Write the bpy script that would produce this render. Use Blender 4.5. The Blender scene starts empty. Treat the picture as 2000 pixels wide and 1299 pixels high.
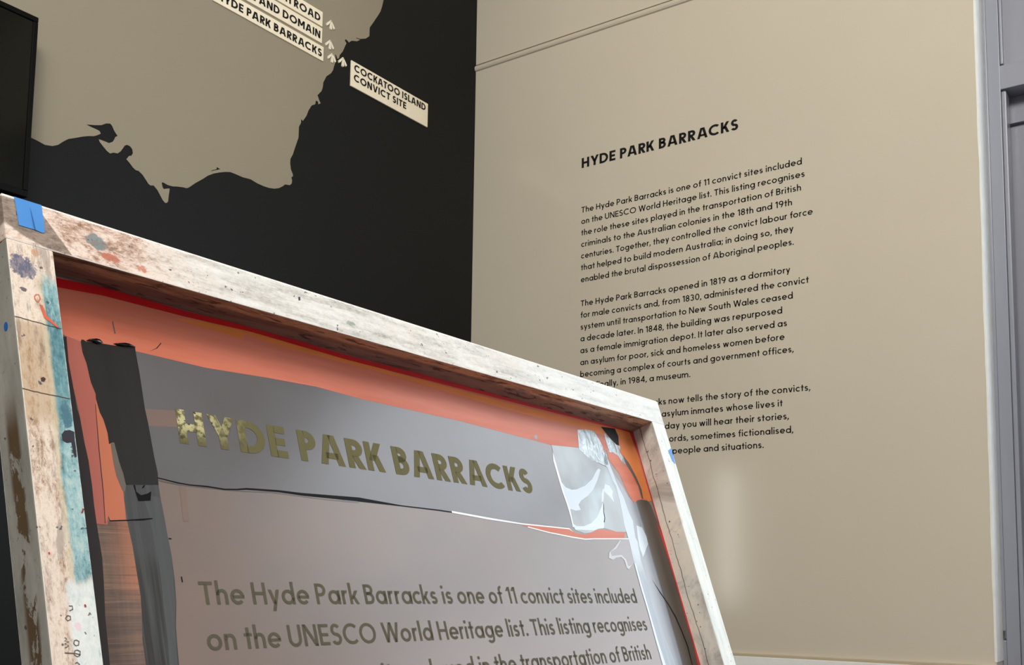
import bpy, bmesh, math, random
from mathutils import Vector, Matrix
from mathutils.geometry import tessellate_polygon

random.seed(7)
SC = bpy.context.scene
COL = SC.collection

# ------------------------------------------------------------------ camera
cam_d = bpy.data.cameras.new('camera')
cam = bpy.data.objects.new('camera', cam_d)
COL.objects.link(cam)
cam.matrix_world = Matrix((
    (0.836398, 0.049858, 0.545850, 0.0),
    (0.548075, -0.089229, -0.831656, 0.0),
    (0.007241, 0.994763, -0.101956, 1.0),
    (0, 0, 0, 1)))
cam_d.sensor_fit = 'HORIZONTAL'
cam_d.sensor_width = 36.0
cam_d.lens = 36.0 * 2031.243 / 2000.0
cam_d.shift_x = (1000 - 1128.29) / 2000.0
cam_d.shift_y = (919.414 - 649.5) / 2000.0
cam_d.clip_start = 0.02
SC.camera = cam

# ------------------------------------------------------------------ world, lights, exposure
SC.view_settings.view_transform = 'Standard'
SC.view_settings.look = 'None'
SC.view_settings.gamma = 1.0
SC.view_settings.exposure = 0.0
SC.view_settings.use_curve_mapping = False
SC.display_settings.display_device = 'sRGB'
world = bpy.data.worlds.new('room_ambience')
SC.world = world
world.use_nodes = True
world.node_tree.nodes['Background'].inputs[0].default_value = (0.93, 0.96, 1.0, 1)
world.node_tree.nodes['Background'].inputs[1].default_value = 0.34


def area(name, loc, target, w, h, power, colour):
    l = bpy.data.lights.new(name, 'AREA')
    l.shape = 'RECTANGLE'
    l.size, l.size_y = w, h
    l.energy = power
    l.color = colour
    o = bpy.data.objects.new(name, l)
    COL.objects.link(o)
    o.location = loc
    o.rotation_euler = (Vector(target) - Vector(loc)).to_track_quat('-Z', 'Y').to_euler()
    return o


# warm gallery lamps under the ceiling, cool daylight through the tall window on the right
area('gallery_lamp', (0.25, -0.35, 4.05), (-1.0, 2.6, 1.7), 1.6, 1.0, 106, (1.0, 0.95, 0.87))
area('gallery_lamp', (0.5, -1.6, 4.05), (-2.0, 1.2, 1.6), 1.6, 1.0, 62, (1.0, 0.95, 0.87))

W_LEFT = -2.4546      # the map wall
W_FRONT = 3.0         # the wall with the text

LAND = "1306.1,2054.4 1321.9,2052.2 1337.9,2049 1357.7,2053.1 1371.4,2061.2 1383,2073.5 1396.7,2085.8 1416.9,2096.3 1433.2,2105.5 1449.9,2113.1 1462.6,2117.4 1469.9,2121.8 1481.4,2131.1 1477.8,2136.8 1470,2138.1 1454.8,2138.7 1440.8,2140.3 1463,2147.1 1482.2,2154.4 1494.9,2163.9 1505.8,2167.6 1511.6,2163.4 1517.8,2152.9 1523.1,2147.3 1528.5,2142.9 1522.1,2137.3 1519.2,2128.8 1515.1,2121.5 1505.5,2114.6 1493.3,2115 1476.9,2114.7 1479.4,2108.8 1489.8,2099.9 1501.3,2091.3 1510.3,2088.2 1519,2093.8 1531.2,2096 1539.7,2105.1 1546.9,2118.4 1550,2124.3 1556.6,2128.4 1564.7,2128.1 1572,2122.1 1574.4,2112.1 1570.7,2103.6 1563.9,2100.8 1556.6,2089.1 1567.3,2081.4 1577.1,2072.8 1585.4,2068.7 1593.5,2069.8 1605.6,2063 1615.6,2053.2 1624.4,2044 1630.5,2041.6 1639.9,2044.7 1652.5,2035.6 1662.9,2022.3 1669.5,2013.4 1677.1,2008 1683.1,2009.9 1686.5,2015.4 1687.3,2032.4 1689.5,2051 1687,2051.9 1671.4,2045.1 1667.6,2048.3 1663.8,2060.3 1668,2062.8 1682.9,2059.9 1700.1,2061.6 1714.9,2066.6 1711.3,2065.2 1730.7,2069.3 1743.1,2070.7 1750.3,2075.7 1769.4,2094.2 1793.8,2114.7 1808.5,2128.6 1828.7,2142.2 1846.6,2151.1 1867.5,2160 1886,2165.8 1907.9,2165.5 1929.9,2164.8 1957.7,2168.2 1980.6,2164 2006.4,2162.9 2026.7,2164.1 2047.1,2168.3 2064.5,2175.9 2079,2186.7 2087.6,2195.2 2105.7,2198.6 2112.9,2206.4 2114,2216.6 2110.6,2225.3 2117,2231.2 2115.5,2238.1 2107.9,2249.1 2104.1,2267.4 2104.3,2282.3 2113.3,2300.3 2121.9,2327.7 2133.2,2361.2 2133.4,2396.7 2141.2,2412.9 2140.7,2424.6 2148.9,2421.8 2162.8,2445.1 2169.5,2464.1 2181.7,2485.4 2196.5,2495.8 2198.6,2508.7 2207.4,2509.2 2209.7,2500.5 2219,2507.8 2212.9,2514.5 2204.6,2529.3 2221,2549.7 2225.5,2563.7 2226.8,2580.2 2239.2,2606.7 2258.9,2625.8 2267,2639.9 2269.9,2652 2274.5,2667.4 2278.2,2678.5 2274,2694.3 2277,2697.8 2284.2,2685.7 2290.9,2690.9 2293.9,2703.1 2307.2,2722.6 2316.9,2746.1 2321.8,2756.5 2313.3,2763.6 2319.5,2769.2 2326.8,2767 2332.2,2764 2344.4,2775.5 2369.4,2785 2383.6,2797 2367.2,2793.7 2363.5,2795.3 2383.5,2799.7 2408.9,2812.7 2425.1,2828.6 2425.8,2859.9 2443.6,2888.1 2465.1,2924 2475.9,2943.5 2482.8,2966.9 2487.8,2989.6 2500.2,3021.7 2495.4,3045.4 2513.7,3083.8 2532.6,3108.1 2539.4,3141"
LAKE = "1816.8,2143.9 1824.3,2151 1837.1,2157.6 1838,2164.8 1849.3,2161.8 1838.5,2155.8 1828.2,2150.7"
MESH_SHAPES = {
    'coral_top': "529.7,590.1 578.7,589.1 673.5,586.5 764.1,589 910.6,583.7 1134.3,585.4 1410.9,584.8 1616.8,587.5 1613.1,448.3 1572.1,445.8 1549.1,438.7 1542.3,442.3 1531.9,462.4 1523,492 1500.6,514.3 1502.4,531.8 1412.3,525.3 1327.9,518.9 1270.5,521.5 1114.6,526.4 923.4,527.3 845.9,530.5 774.4,528.1 688.7,523.6 605,525.3 606.1,529 581.6,526.3 568.4,525.6 552.7,523.7 547.3,522.5 547.2,516.9 532.2,498.2 533.2,524.7 528.9,527",
    'coral_left': "530.8,525.8 551,522.2 547.6,511.4 550.4,499.9 552.6,483.8 555.9,468.1 559.1,452.5 560.9,442 566.7,421.4 569.8,404.8 573.3,384.1 571,367.1 570.8,353.7 569.9,339.8 554.2,338.2 552.8,343.1 550.6,334.1 540.2,334.5 539.9,352.2 540.3,371.4 539.9,397 538.1,415.4 536.7,441.3 535.2,459.1 533.9,469.5 532.2,498.2 533.2,524.7",
    'coral_seam': "554,457 554.5,457.1 552.3,408.9 551.1,367.4 548.9,335.3 548.3,335.3 550.3,367.3 551.5,408.8",
    'orange_left': "555,462.6 556.2,462.8 560.9,442 566.7,421.4 569.8,404.8 573.3,384.1 571,367.1 570.8,353.7 569.9,339.8 554.2,338.2 552.8,343.1 548.8,336.8 550.7,367.3 551.8,408.8",
    'dark_left': "528.5,523.6 533.2,524.7 532.2,498.2 533.9,469.5 535,448.5 536.7,441.3 538.1,415.4 539.9,397 540.3,371.4 539.9,352.2 540.2,334.5 541.4,301.8 540,279.2 537.3,248.9 535.9,203.6 526.5,96.7 504.7,100 517.5,204.5 517.8,283.5 523.7,333.2 526.2,365 523,457",
    'brown_streaks': "539.3,333.6 551.1,334 552.5,338.1 570.8,340 573.2,315.2 574,284.6 574.6,266.4 573.3,248.5 570.5,224.9 571,201.8 559.4,81.2 524,86.8 534.7,203.6 536.4,248.9 539.7,279.2 541.2,301.7",
    'emulsion': "605,525.3 688.7,523.6 774.4,528.1 845.9,530.5 923.4,527.3 1114.6,526.4 1270.5,521.5 1327.9,518.9 1328.5,463.8 1333.1,409.2 1332.3,378.6 1314.4,379.2 1265.8,379.4 1214.4,379.3 1198,377.6 1073.4,383.1 952.6,386 847.3,387 783.6,385.7 734.6,385.3 703.5,383.7 666.8,382.9 632.2,383.3 606.4,387 599.4,377.3",
    'mauve_patch': "607.8,461.2 645.4,465.5 643.5,446.3 608.5,442.5",
    'ink_line': "606.5,388 614.2,387.2 631.1,384.9 645.9,383.7 667,384.2 688.5,383 703.6,384.4 716.2,386.6 759.2,388.2 792.6,387.9 880.8,390.2 952.6,386 1023.4,385.6 1073.7,383.8 1126.9,381.4 1073.2,382.3 1022.8,383.8 952.2,384.6 846.8,385 827,384.9 791.9,384.7 758.7,385.9 715.8,384.6 703.3,382.7 688.2,381.4 666.7,382.6 645.7,382.4 630.9,383.6 614.1,386.2 606.4,386.7",
    'grey_line': "608.6,384.1 630.6,381.7 666.5,381.3 706.1,381.6 750.2,384 788.1,383.2 835.4,382.3 879,382.9 879.8,386 832.1,383.4 788.3,383.9 750.5,385.1 706.3,382.7 666.7,382.3 630.9,383.2 608.7,385.4",
    'dark_tape': "547.3,522.5 548.4,525.2 550.8,525.3 552.7,523.7 568.4,525.6 581.6,526.3 606.2,529.6 606,524.3 607,499 607.2,460.5 608.5,446.1 609.9,409.7 611.2,392.4 610.1,379.5 574.9,376.1 573.9,388.4 569.8,404.8 567.5,419.4 562.9,416.6 562.9,428.3 560.4,441.9 557.6,449 555.4,462.7 555.9,468.1 552.6,479.4 552,483.7 550.4,499.9 547.6,511.4",
    'bead_a': "552.8,524.6 556.9,527.8 563.6,529.8 568.3,529.4 571,527.4 568.3,524.8 563.8,523.4 558.7,525.1",
    'bead_b': "581.8,528.1 586.5,530.1 593.5,531.9 600.3,532.1 606.7,530.5 606.1,529 599.8,528.7 592.8,527.2 586.1,526.8",
    'sliver': "564.7,417.9 568.5,419 571.1,398.6 574.9,376.1 572.7,367.8 570.4,370.2 568.2,377.3 566.1,384.9 564.9,400",
    'grey_tape': "575,376.7 610.2,380.2 610.4,364.3 611.2,351.6 611.9,330.6 613.3,308.1 612.8,282.8 611,260.4 606.7,235.9 604.3,200 592.7,65.1 559,70.7 570.7,201.8 570.5,224.9 573.3,248.5 574.6,266.4 574,284.6 573.2,315.2 571.7,341.3 571.2,361.5",
    'grey_light': "591.2,368.4 609.9,366.1 611.5,345.4 612.6,308.1 611.8,282.8 610.2,260.4 605.7,235.9 603.2,200.1 590.8,76.3 583.4,77.4 594.5,200.5 596.2,224.1 596.6,248.2 597.7,272.7 598.1,297.5 596.6,322.6 595,348",
    'smear': "582.5,376.8 584.3,366.8 585.5,360.3 598.9,362 601.1,372 596,368.9 589.2,366.9 584.8,370 584.6,376.6",
    'smear_arc': "591.4,374.5 593.8,377.7 595.3,377.6 593.6,375 591.9,374.1",
    'scratch': "553.6,338.8 571.6,340.6 598.4,344.2 598.3,343.1 587.3,340.9 571.4,339.5 553.4,337.8 552.3,343.1",
    'clear_square': "1332.7,519.1 1412,524.7 1427.4,514.7 1465.7,502.6 1489.3,497.8 1500.6,466.9 1499.2,440.5 1493.9,406.8 1491.9,381.9 1461.1,380.1 1446,381.9 1422.2,384.4 1405.8,382.2 1381.3,374.6 1362.3,371.8 1338.1,375.5 1333.9,385.4 1333.1,409.2 1328.5,463.8",
    'white_a': "1330.9,506.1 1333.4,455.7 1341.3,447.8 1357.3,444.9 1372.9,447.3 1400.7,456.2 1428.8,470.8 1446.6,485.5 1458.2,493.3 1463.5,491.1 1444.3,470.5 1423.2,452.1 1402.1,439.3 1376.1,428.2 1365.3,420.3 1368.2,411.9 1353.1,409.3 1338.2,411.3 1333.9,385.4 1332.3,407.4 1330.8,436.4 1327.1,467.2",
    'white_b': "1334.3,386.3 1344.1,382.7 1364.9,384 1388.7,390.7 1412.5,402.9 1434,422.3 1443.4,432.1 1438.7,413.7 1424.5,386 1422,384 1405.8,382.2 1389.2,378.9 1364.9,377.5 1335.8,376.8",
    'white_c': "1456.7,453.4 1466.1,466.3 1479,462.9 1484.5,454.1 1479,446.2 1479.2,433.3 1469.6,443.5 1457,450.7",
    'white_d': "1439.1,431.8 1446.4,446.9 1455.2,456.9 1457.6,455.3 1449.3,439.9 1444.4,432.2",
    'crumple': "1424.3,559 1449.7,563.7 1475.5,564.6 1486.1,552.7 1492.3,538.2 1489.9,526.4 1498.5,523.6 1493.9,504 1480.9,500.6 1463.3,504.2 1439.3,506.9 1423.4,516 1412.3,522",
    'crack': "1443.6,431.2 1443.3,426.7 1437.7,413.6 1435.6,402.7 1430,394.3 1427.9,395 1433.4,402.5 1435.4,413.4",
    'strip': "1493.4,526.8 1498.6,510.3 1503.9,480.5 1507.6,467.6 1515.8,443.8 1518.8,419.7 1524,403.3 1516.9,373.2 1520.3,365.6 1513.7,332 1516.8,276.2 1516.1,234.4 1522.7,193 1533,151.9 1547.6,41.2 1504.8,45.6 1489.3,154.1 1488.9,197.8 1489.7,245.9 1488.2,283.5 1488.7,325.4 1492.4,360.3 1491.4,393.5 1493.9,406.8 1499.2,440.5 1499.6,464.9 1494.1,473.8 1489.3,497.8 1480.1,502.4",
    'strip_edge': "1489.7,327.4 1488.2,283.5 1489.7,245.9 1488.9,197.8 1489.3,154.1 1504.8,45.6 1515.3,44.6 1498.9,153.6 1495.9,197.5 1495.1,245.9 1493.8,287.4 1494.1,325.6",
    'lavender_tape': "1495.9,508 1508.4,482.8 1523.2,465.3 1532,449 1545.7,438.8 1555.8,441.6 1557.4,411.2 1557.5,384.8 1556.1,391.5 1556.8,357.4 1558.5,311.8 1560.8,274.5 1561.9,235.7 1559.3,197.5 1555.2,150.7 1577.1,38.2 1543.9,41.6 1533,151.9 1522.7,193 1516.1,234.4 1516.8,276.2 1513.7,332 1518,389.2 1518.8,419.7 1515.8,443.8",
    'white_e': "1532.5,396.1 1549.5,393.1 1556.2,377.4 1554.3,363.3 1524.2,338.3 1521.7,357.8 1526.6,377.8",
    'brown_strip': "1549.1,438.7 1560.7,444.3 1576.3,447.2 1595.9,446.9 1604.8,439.8 1609.1,420.6 1614.3,399.2 1616.4,360 1619,315.2 1618,264.9 1616.5,221.3 1619.7,185.9 1614.7,147.6 1615.2,34.2 1577.1,38.2 1555.2,150.7 1559.3,197.5 1561.9,235.7 1560.8,274.5 1558.5,311.8 1556.8,357.4 1556.4,395.6 1557.4,411.2",
    'crease': "1533.1,299.5 1550.4,276.4 1566.3,257 1580,233.6 1587.7,206.3 1592.7,181.1 1589.4,148.9 1587.4,149 1588.8,181.2 1583.9,206.4 1575.6,232.7 1562.7,256 1546.9,275.4",
    'orange_corner': "1563.5,580.6 1605,578.6 1613.1,448.3 1600.5,445.3 1582.2,451.5 1587.1,467.6 1581.2,490.5 1568.1,516.6 1555.1,528.8 1549.2,537.9 1556,558.5",
    'orange_edge': "658.4,576.6 687.5,574.2 717.9,572.8 747.7,571.8 748.9,573.1 750.1,579.4 807.3,575.1 935.7,574.4 1023.6,573.3 1128.6,568.5 1248.1,564.6 1402.2,564.8 1504.8,560.2 1616.4,581.8 1407.7,577.2 1252.7,576.7 994.9,579.5 833.8,586 698.8,582.5 768.9,584.9 698.9,581.9",
    'black_blob': "1504.9,577.1 1531.9,579.2 1553,580.4 1557.3,566.7 1550.8,547.9 1541.2,548 1525.6,559.2 1512.4,570",
    'clear_bit': "1510.4,565.8 1525.1,558.2 1543.4,546.9 1553.9,546 1546.3,535.5 1557.2,519.2 1560.4,511.8 1547.2,513.1 1536.7,526.5 1521.7,530.4 1509.4,529.3 1508.6,548.1",
    'brown_streak': "1555.1,528.8 1568.1,516.6 1581.2,490.5 1587.1,467.6 1583.2,448.7 1578.5,449.3 1579,472.7 1569.4,495.1 1555.1,515",
    'torn': "1499.3,370.4 1463.2,365.1 1443.2,352.3 1418.5,342.8 1415.1,332.4 1434.3,334.1 1452.5,336.6 1463.1,330.3 1460.8,318.9 1466.6,315.3 1478.7,323.2 1490.2,327 1495.6,352.7",
    'torn_edge': "1418.7,341.9 1413.2,333.3 1423.9,330 1436,334.1 1452.2,336 1460.3,330.3 1460.3,318 1466.4,314.9 1481,324.3 1472.4,321.1 1467.1,321 1465.9,332.3 1455.7,339.6 1436.1,337.9 1423.7,336.5 1423.6,343 1446.2,351.5 1466.8,365.3 1462.8,365.6 1441.7,352.6",
    'coral_gap': "1184.5,378.2 1213.6,377.4 1265.2,378.1 1311.2,378.1 1324.2,376.1 1337.2,370.4 1364.7,370.6 1388.6,377.7 1408.5,381.5 1445.9,381.6 1461.1,380.1 1489.3,381.2 1479.3,369.8 1382.6,364.7 1358.2,362.8 1321.9,364.5 1261.3,368.6 1212.2,373.6 1193.5,376.4",
    'white_lineA': "1048.5,385.7 1126.9,381.4 1198.2,378.2 1320.5,377.9 1330.6,371.7 1319.8,376.2 1197.5,376.2 1125.8,378.5 1047.6,383",
    'white_lineB': "1212.4,374.1 1261.3,368.6 1321.9,364.5 1358.2,362.8 1382.6,364.7 1493.8,370.5 1494.5,368.8 1381.8,363 1357.4,361 1321,362.5 1260.6,366.9 1211.7,372.5",
    'white_lineC': "1330.7,507 1329.7,491.9 1331.6,471.1 1332.3,440 1337.4,409.5 1334.5,380.4 1331.6,380.2 1333.7,407.5 1328.6,437.9 1327.1,467.2 1326.2,491.5",
    'bit_a': "1289.3,528.5 1296.1,532.1 1298.9,529 1295.6,524.2 1301.7,522.4 1289.9,523.4",
    'hair_a': "584.1,554.1 585.3,554.4 586.4,540.7 584.9,539.8",
    'hair_b': "620.2,285.5 621.4,286.1 621.6,280.4 620.5,279.8",
    'hair_c': "613.2,324.8 616.1,324.3 615.7,323.4 612.7,323.7",
    'hair_d': "637.4,542 638.2,541.6 632,534.2 621.7,528.3 630.8,534.2",
    'mauve_strip': "633.9,381 641.3,380.4 639.3,343.6 632.5,343.2",
    'red_top': "529.5,588 579.1,592.1 673.9,589.4 764.5,591.1 911.5,587.3 1135.4,588.6 1412.2,587.6 1610.2,589.4 1606,581.1 1409.2,580.9 1132.7,580.5 909.7,580.2 763.3,584.6 672.7,581.9 577.7,581.7 528.4,577.7",
    'red_right': "1603.9,580.8 1613.9,532.2 1613.7,465.8 1614.9,384.7 1605.9,407 1610.8,355.7 1613,311 1613.2,262.9 1611.8,219.4 1613.2,185.2 1607.6,148 1607.7,25.8 1623.1,24.1 1619.8,147.4 1625.1,186.7 1622.5,221.2 1624.1,264.9 1623.9,313.3 1621.3,358.2 1615.8,407.6 1626.1,385.4 1624.4,466.8 1626.9,533.8 1619.6,587.9",
}
FRAME_SHAPES = {
    'blue_tape': "470.7,633.3 496.3,633.9 496.3,624 496.8,615.2 496.3,603.7 493.7,602.4 487.8,603.6 472.3,603.5 471.6,617.6",
    'tape_crease': "484.5,626.3 485.2,622.5 486.4,613.2 487.5,603.5 486.4,603.5 485.4,613.6",
    'blue_tape_r': "1646.6,532.5 1660.7,538.6 1659.1,507.4 1651,512",
    'navy_patch': "459.3,569.5 463.9,572.5 469.1,570.2 474.3,568.8 481.1,568.5 483.9,561.5 477.7,555 472.2,547.2 465,549 460.8,553 460.4,562.9",
    'orange_mark': "480.4,581.6 485.4,583.3 488.6,580.3 489.5,575.9 485.3,575.3 481.3,577.2",
    'lime_mark': "462.5,600.1 467.6,604.2 471.7,604.9 474.7,600.3 470.2,596.4 464.8,596.2",
    'knot': "489.5,397.9 492.8,402.2 497.5,403.4 501.6,402.1 501,394.1 501.2,386.3 501,378.5 499,377.5 498,385 497.6,391.7 493.3,390.6 489.8,392.6",
    'teal_patch': "533.8,617.8 541.3,620.3 554,617.5 563.4,613.4 561,607.2 545.8,604.1 536.4,606.3",
    'teal_b': "492.3,423.3 498.6,429.3 501.6,421.8 501.8,412 500.9,403.9 497.5,403.4 492.8,402.7 491,407.3",
    'red_a': "551.2,595.2 561.7,600.3 568.6,601.6 566.2,596.4 559.3,594.2 552.5,593",
    'red_b': "589.6,592.8 595.8,599.2 603.3,590.5 601.3,589 594.9,593.5",
    'red_c': "483.3,524.9 486.1,524.1 488.7,515.1 492.7,511.3 498.7,506.4 497.8,504.5 490.3,509.1 486.2,511.3 484.4,518.8",
    'red_dots': "500.7,330.4 502.1,329.9 500.1,326 498.9,325.9",
    'red_dot2': "491.6,244.6 493,244.9 493.5,242.8 491.9,242",
    'red_dot3': "466.1,289.2 467.5,289.5 467.5,287.6 466.1,287.3",
    'pink': "480.3,229.5 487.4,230 487.7,222.4 480.7,222.6",
    'dot_a': "476.6,449.9 479.1,451.5 481.1,450 479.4,446.9 476.8,446.7",
    'grey_head': "459.9,629.6 470.6,632.7 471.7,604 482.5,603 493.7,602.4 496.5,605.4 496.9,616.1 496.6,623.3 504.2,614.5 517.4,595.2 517.5,592.8 507.4,590.3 501.2,586.3 499.6,584.6 491.6,582.9 485.8,587.4 476.7,592.3 471.7,604.9 464.3,604.6 458.8,610.6",
    'green_spot': "876.4,603.5 884,607.6 890,605.1 885,601.2 878.3,600.7",
    'navy_spot': "802.1,619.6 805.4,620.5 804.4,616 801.7,614.6",
}
PENCIL = [
    "478.4,243.5 481.3,243.5 481.4,240.6 478.5,239.4",
    "476.3,235.4 478.6,234.8 478.5,231.9 475.8,231 474.4,233.1 476.3,235.4",
    "471.9,217.1 473.5,215.9 471.6,214.3 475,213.6 471.4,212 474.6,210.2 471.2,208.6",
    "470.5,204.5 478.5,203.8",
    "481.5,214.8 483.5,213.5 482.8,210.5 480.4,210 478.8,211.8 479.7,214.4 481.5,214.8",
    "481.1,206.5 483.5,205.3 482.9,201.9 480.5,200.9 478.3,202.7 479.1,206 481.1,206.5",
    "479.1,203.8 483.6,202.4",
    "482,194.1 479.9,196.4 478.1,195.3",
    "481,534 483.6,534.7 484.6,530.9 482,526.2 479.7,528.8 479.4,531.6 481,534",
]

# ------------------------------------------------------------------ helpers
def pts(s):
    return [tuple(float(c) / 1000.0 for c in q.split(',')) for q in s.split()]


def link(name, me, parent=None):
    o = bpy.data.objects.new(name, me)
    COL.objects.link(o)
    if parent:
        o.parent = parent
    return o


def obj(name, bm, mats, parent=None, smooth=False):
    me = bpy.data.meshes.new(name)
    bm.to_mesh(me)
    bm.free()
    for m in (mats if isinstance(mats, (list, tuple)) else [mats]):
        me.materials.append(m)
    if smooth:
        for p in me.polygons:
            p.use_smooth = True
    return link(name, me, parent)


def tag(o, label=None, cat=None, group=None, kind=None):
    if label: o['label'] = label
    if cat: o['category'] = cat
    if group: o['group'] = group
    if kind: o['kind'] = kind
    return o


def thing(name, label, cat, loc=(0, 0, 0), group=None):
    o = bpy.data.objects.new(name, None)
    o.empty_display_size = 0.05
    COL.objects.link(o)
    o.location = loc
    return tag(o, label, cat, group)


def box(bm, a, b, bevel=0.0, seg=2):
    r = bmesh.ops.create_cube(bm, size=1.0)
    vs = r['verts']
    for v in vs:
        v.co = Vector([(a[i] + b[i]) / 2 + v.co[i] * (b[i] - a[i]) for i in range(3)])
    if bevel:
        es = list({e for v in vs for e in v.link_edges})
        bmesh.ops.bevel(bm, geom=es, offset=bevel, segments=seg, affect='EDGES', profile=0.6)
    return vs


def struct(name, a, b, mat, bevel=0.0, parent=None):
    bm = bmesh.new()
    box(bm, a, b, bevel)
    o = obj(name, bm, mat, parent)
    if not parent:
        o['kind'] = 'structure'
    return o


def prism(bm, outline, place, h0, h1, holes=(), inset=0.0):
    """fill an outline (2-D points, may be concave, may have holes) and give it thickness;
    place(a, b, h) turns plane coordinates and height into a point"""
    loops = [list(outline)] + [list(h) for h in holes]
    flat = [p for l in loops for p in l]
    tris = tessellate_polygon([[Vector((p[0], p[1], 0)) for p in l] for l in loops])
    c = (sum(p[0] for p in outline) / len(outline), sum(p[1] for p in outline) / len(outline))

    def top(p):
        return (p[0] + (c[0] - p[0]) * inset, p[1] + (c[1] - p[1]) * inset)
    lo = [bm.verts.new(place(p[0], p[1], h0)) for p in flat]
    hi = [bm.verts.new(place(*top(p), h1)) for p in flat]
    for t in tris:
        for ring in (hi, lo):
            try:
                bm.faces.new([ring[i] for i in t])
            except ValueError:
                pass
    k = 0
    for l in loops:
        n = len(l)
        for i in range(n):
            a, b = k + i, k + (i + 1) % n
            try:
                bm.faces.new([lo[a], lo[b], hi[b], hi[a]])
            except ValueError:
                pass
        k += n
    bmesh.ops.recalc_face_normals(bm, faces=bm.faces)


# ------------------------------------------------------------------ materials
class G:
    """a small node-graph writer"""

    def __init__(self, name, rough=0.5, spec=0.5, metal=0.0):
        self.m = bpy.data.materials.new(name)
        self.m.use_nodes = True
        self.t = self.m.node_tree
        self.b = self.t.nodes['Principled BSDF']
        self.b.inputs['Roughness'].default_value = rough
        self.b.inputs['Specular IOR Level'].default_value = spec
        self.b.inputs['Metallic'].default_value = metal
        self.tc = None

    def put(self, sock, v):
        if hasattr(v, 'is_output'):
            self.t.links.new(v, sock)
        elif isinstance(v, (tuple, list)) and len(v) == 3 and sock.type == 'RGBA':
            sock.default_value = (*v, 1)
        else:
            sock.default_value = v

    def node(self, kind, **k):
        n = self.t.nodes.new(kind)
        for a, b in k.items():
            setattr(n, a, b)
        return n

    def coord(self):
        if not self.tc:
            self.tc = self.node('ShaderNodeTexCoord').outputs['Object']
        return self.tc

    def axis(self, i):
        s = self.node('ShaderNodeSeparateXYZ')
        self.put(s.inputs[0], self.coord())
        return s.outputs[i]

    def noise(self, scale=5.0, stretch=(1, 1, 1), detail=4, rough=0.6, shift=(0, 0, 0), warp=0.0):
        mp = self.node('ShaderNodeMapping')
        self.put(mp.inputs['Vector'], self.coord())
        mp.inputs['Scale'].default_value = stretch
        mp.inputs['Location'].default_value = shift
        n = self.node('ShaderNodeTexNoise')
        self.put(n.inputs['Vector'], mp.outputs[0])
        n.inputs['Scale'].default_value = scale
        n.inputs['Detail'].default_value = detail
        n.inputs['Roughness'].default_value = rough
        n.inputs['Distortion'].default_value = warp
        return n.outputs[0]

    def math(self, op, a, b=0.0, clamp=False):
        n = self.node('ShaderNodeMath', operation=op, use_clamp=clamp)
        self.put(n.inputs[0], a)
        self.put(n.inputs[1], b)
        return n.outputs[0]

    def step(self, v, a, b):
        """0 below a, 1 above b (or reversed when a > b)"""
        n = self.node('ShaderNodeMapRange', interpolation_type='SMOOTHSTEP')
        self.put(n.inputs[0], v)
        if a <= b:
            n.inputs[1].default_value, n.inputs[2].default_value = a, b
        else:
            n.inputs[1].default_value, n.inputs[2].default_value = b, a
            n.inputs[3].default_value, n.inputs[4].default_value = 1, 0
        return n.outputs[0]

    def mix(self, f, a, b, mode='MIX'):
        n = self.node('ShaderNodeMix', data_type='RGBA', blend_type=mode)
        self.put(n.inputs[0], f)
        self.put(n.inputs[6], a)
        self.put(n.inputs[7], b)
        return n.outputs[2]

    def ramp(self, v, stops):
        n = self.node('ShaderNodeValToRGB')
        self.put(n.inputs[0], v)
        e = n.color_ramp.elements
        while len(e) < len(stops):
            e.new(0.5)
        for el, (p, c) in zip(e, stops):
            el.position = p
            el.color = (*c, 1)
        return n.outputs[0]

    def bump(self, h, strength=0.3, dist=0.002):
        n = self.node('ShaderNodeBump')
        n.inputs['Strength'].default_value = strength
        n.inputs['Distance'].default_value = dist
        self.put(n.inputs['Height'], h)
        self.t.links.new(n.outputs[0], self.b.inputs['Normal'])

    def done(self, colour):
        self.put(self.b.inputs['Base Color'], colour)
        return self.m


def s2l(r, g, b):
    f = lambda c: (c / 255 / 12.92) if c <= 10 else (((c / 255) + 0.055) / 1.055) ** 2.4
    return (f(r), f(g), f(b))


def plain(name, rgb, rough=0.5, vary=0.06, scale=6, spec=0.5, stretch=(1, 1, 1), bump=0.0, metal=0.0):
    g = G(name, rough, spec, metal)
    c = s2l(*rgb)
    n = g.noise(scale, stretch, 5)
    lo = tuple(max(0, x * (1 - vary * 2)) for x in c)
    hi = tuple(min(1, x * (1 + vary * 2)) for x in c)
    col = g.ramp(n, [(0.25, lo), (0.75, hi)])
    if bump:
        g.bump(g.noise(scale * 20, stretch, 3), bump, 0.001)
    return g.done(col)


M_BEIGE = plain('beige_satin_wall_paint', (217, 209, 191), 0.15, 0.010, 2.2, 0.4)
M_SEA = plain('charcoal_wall_paint', (24, 26, 27), 0.5, 0.02, 2, 0.15)
M_LAND = plain('warm_grey_map_paint', (153, 145, 127), 0.55, 0.012, 3, 0.2)
M_LABEL = plain('cream_sign_board', (255, 243, 219), 0.5, 0.015, 9, 0.3)
M_INK = plain('black_print', (22, 21, 24), 0.45, 0.05, 60, 0.3)
M_ARROW = plain('ivory_marker_plastic', (252, 245, 224), 0.4, 0.02, 30)
M_WHITE = plain('white_plaster_edge', (246, 250, 246), 0.5, 0.03, 22, 0.3, bump=0.1)
M_GREY = plain('grey_gloss_joinery_paint', (150, 154, 166), 0.32, 0.02, 5, 0.5, (3, 3, 0.6))
M_CAP = plain('beige_dado_cap_paint', (200, 186, 160), 0.35, 0.02, 8)
M_FLOOR = plain('dark_timber_floor', (96, 74, 54), 0.4, 0.2, 4, 0.4, (1, 9, 1))
M_CEIL = plain('white_ceiling_paint', (225, 222, 214), 0.8, 0.02, 3)
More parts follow.
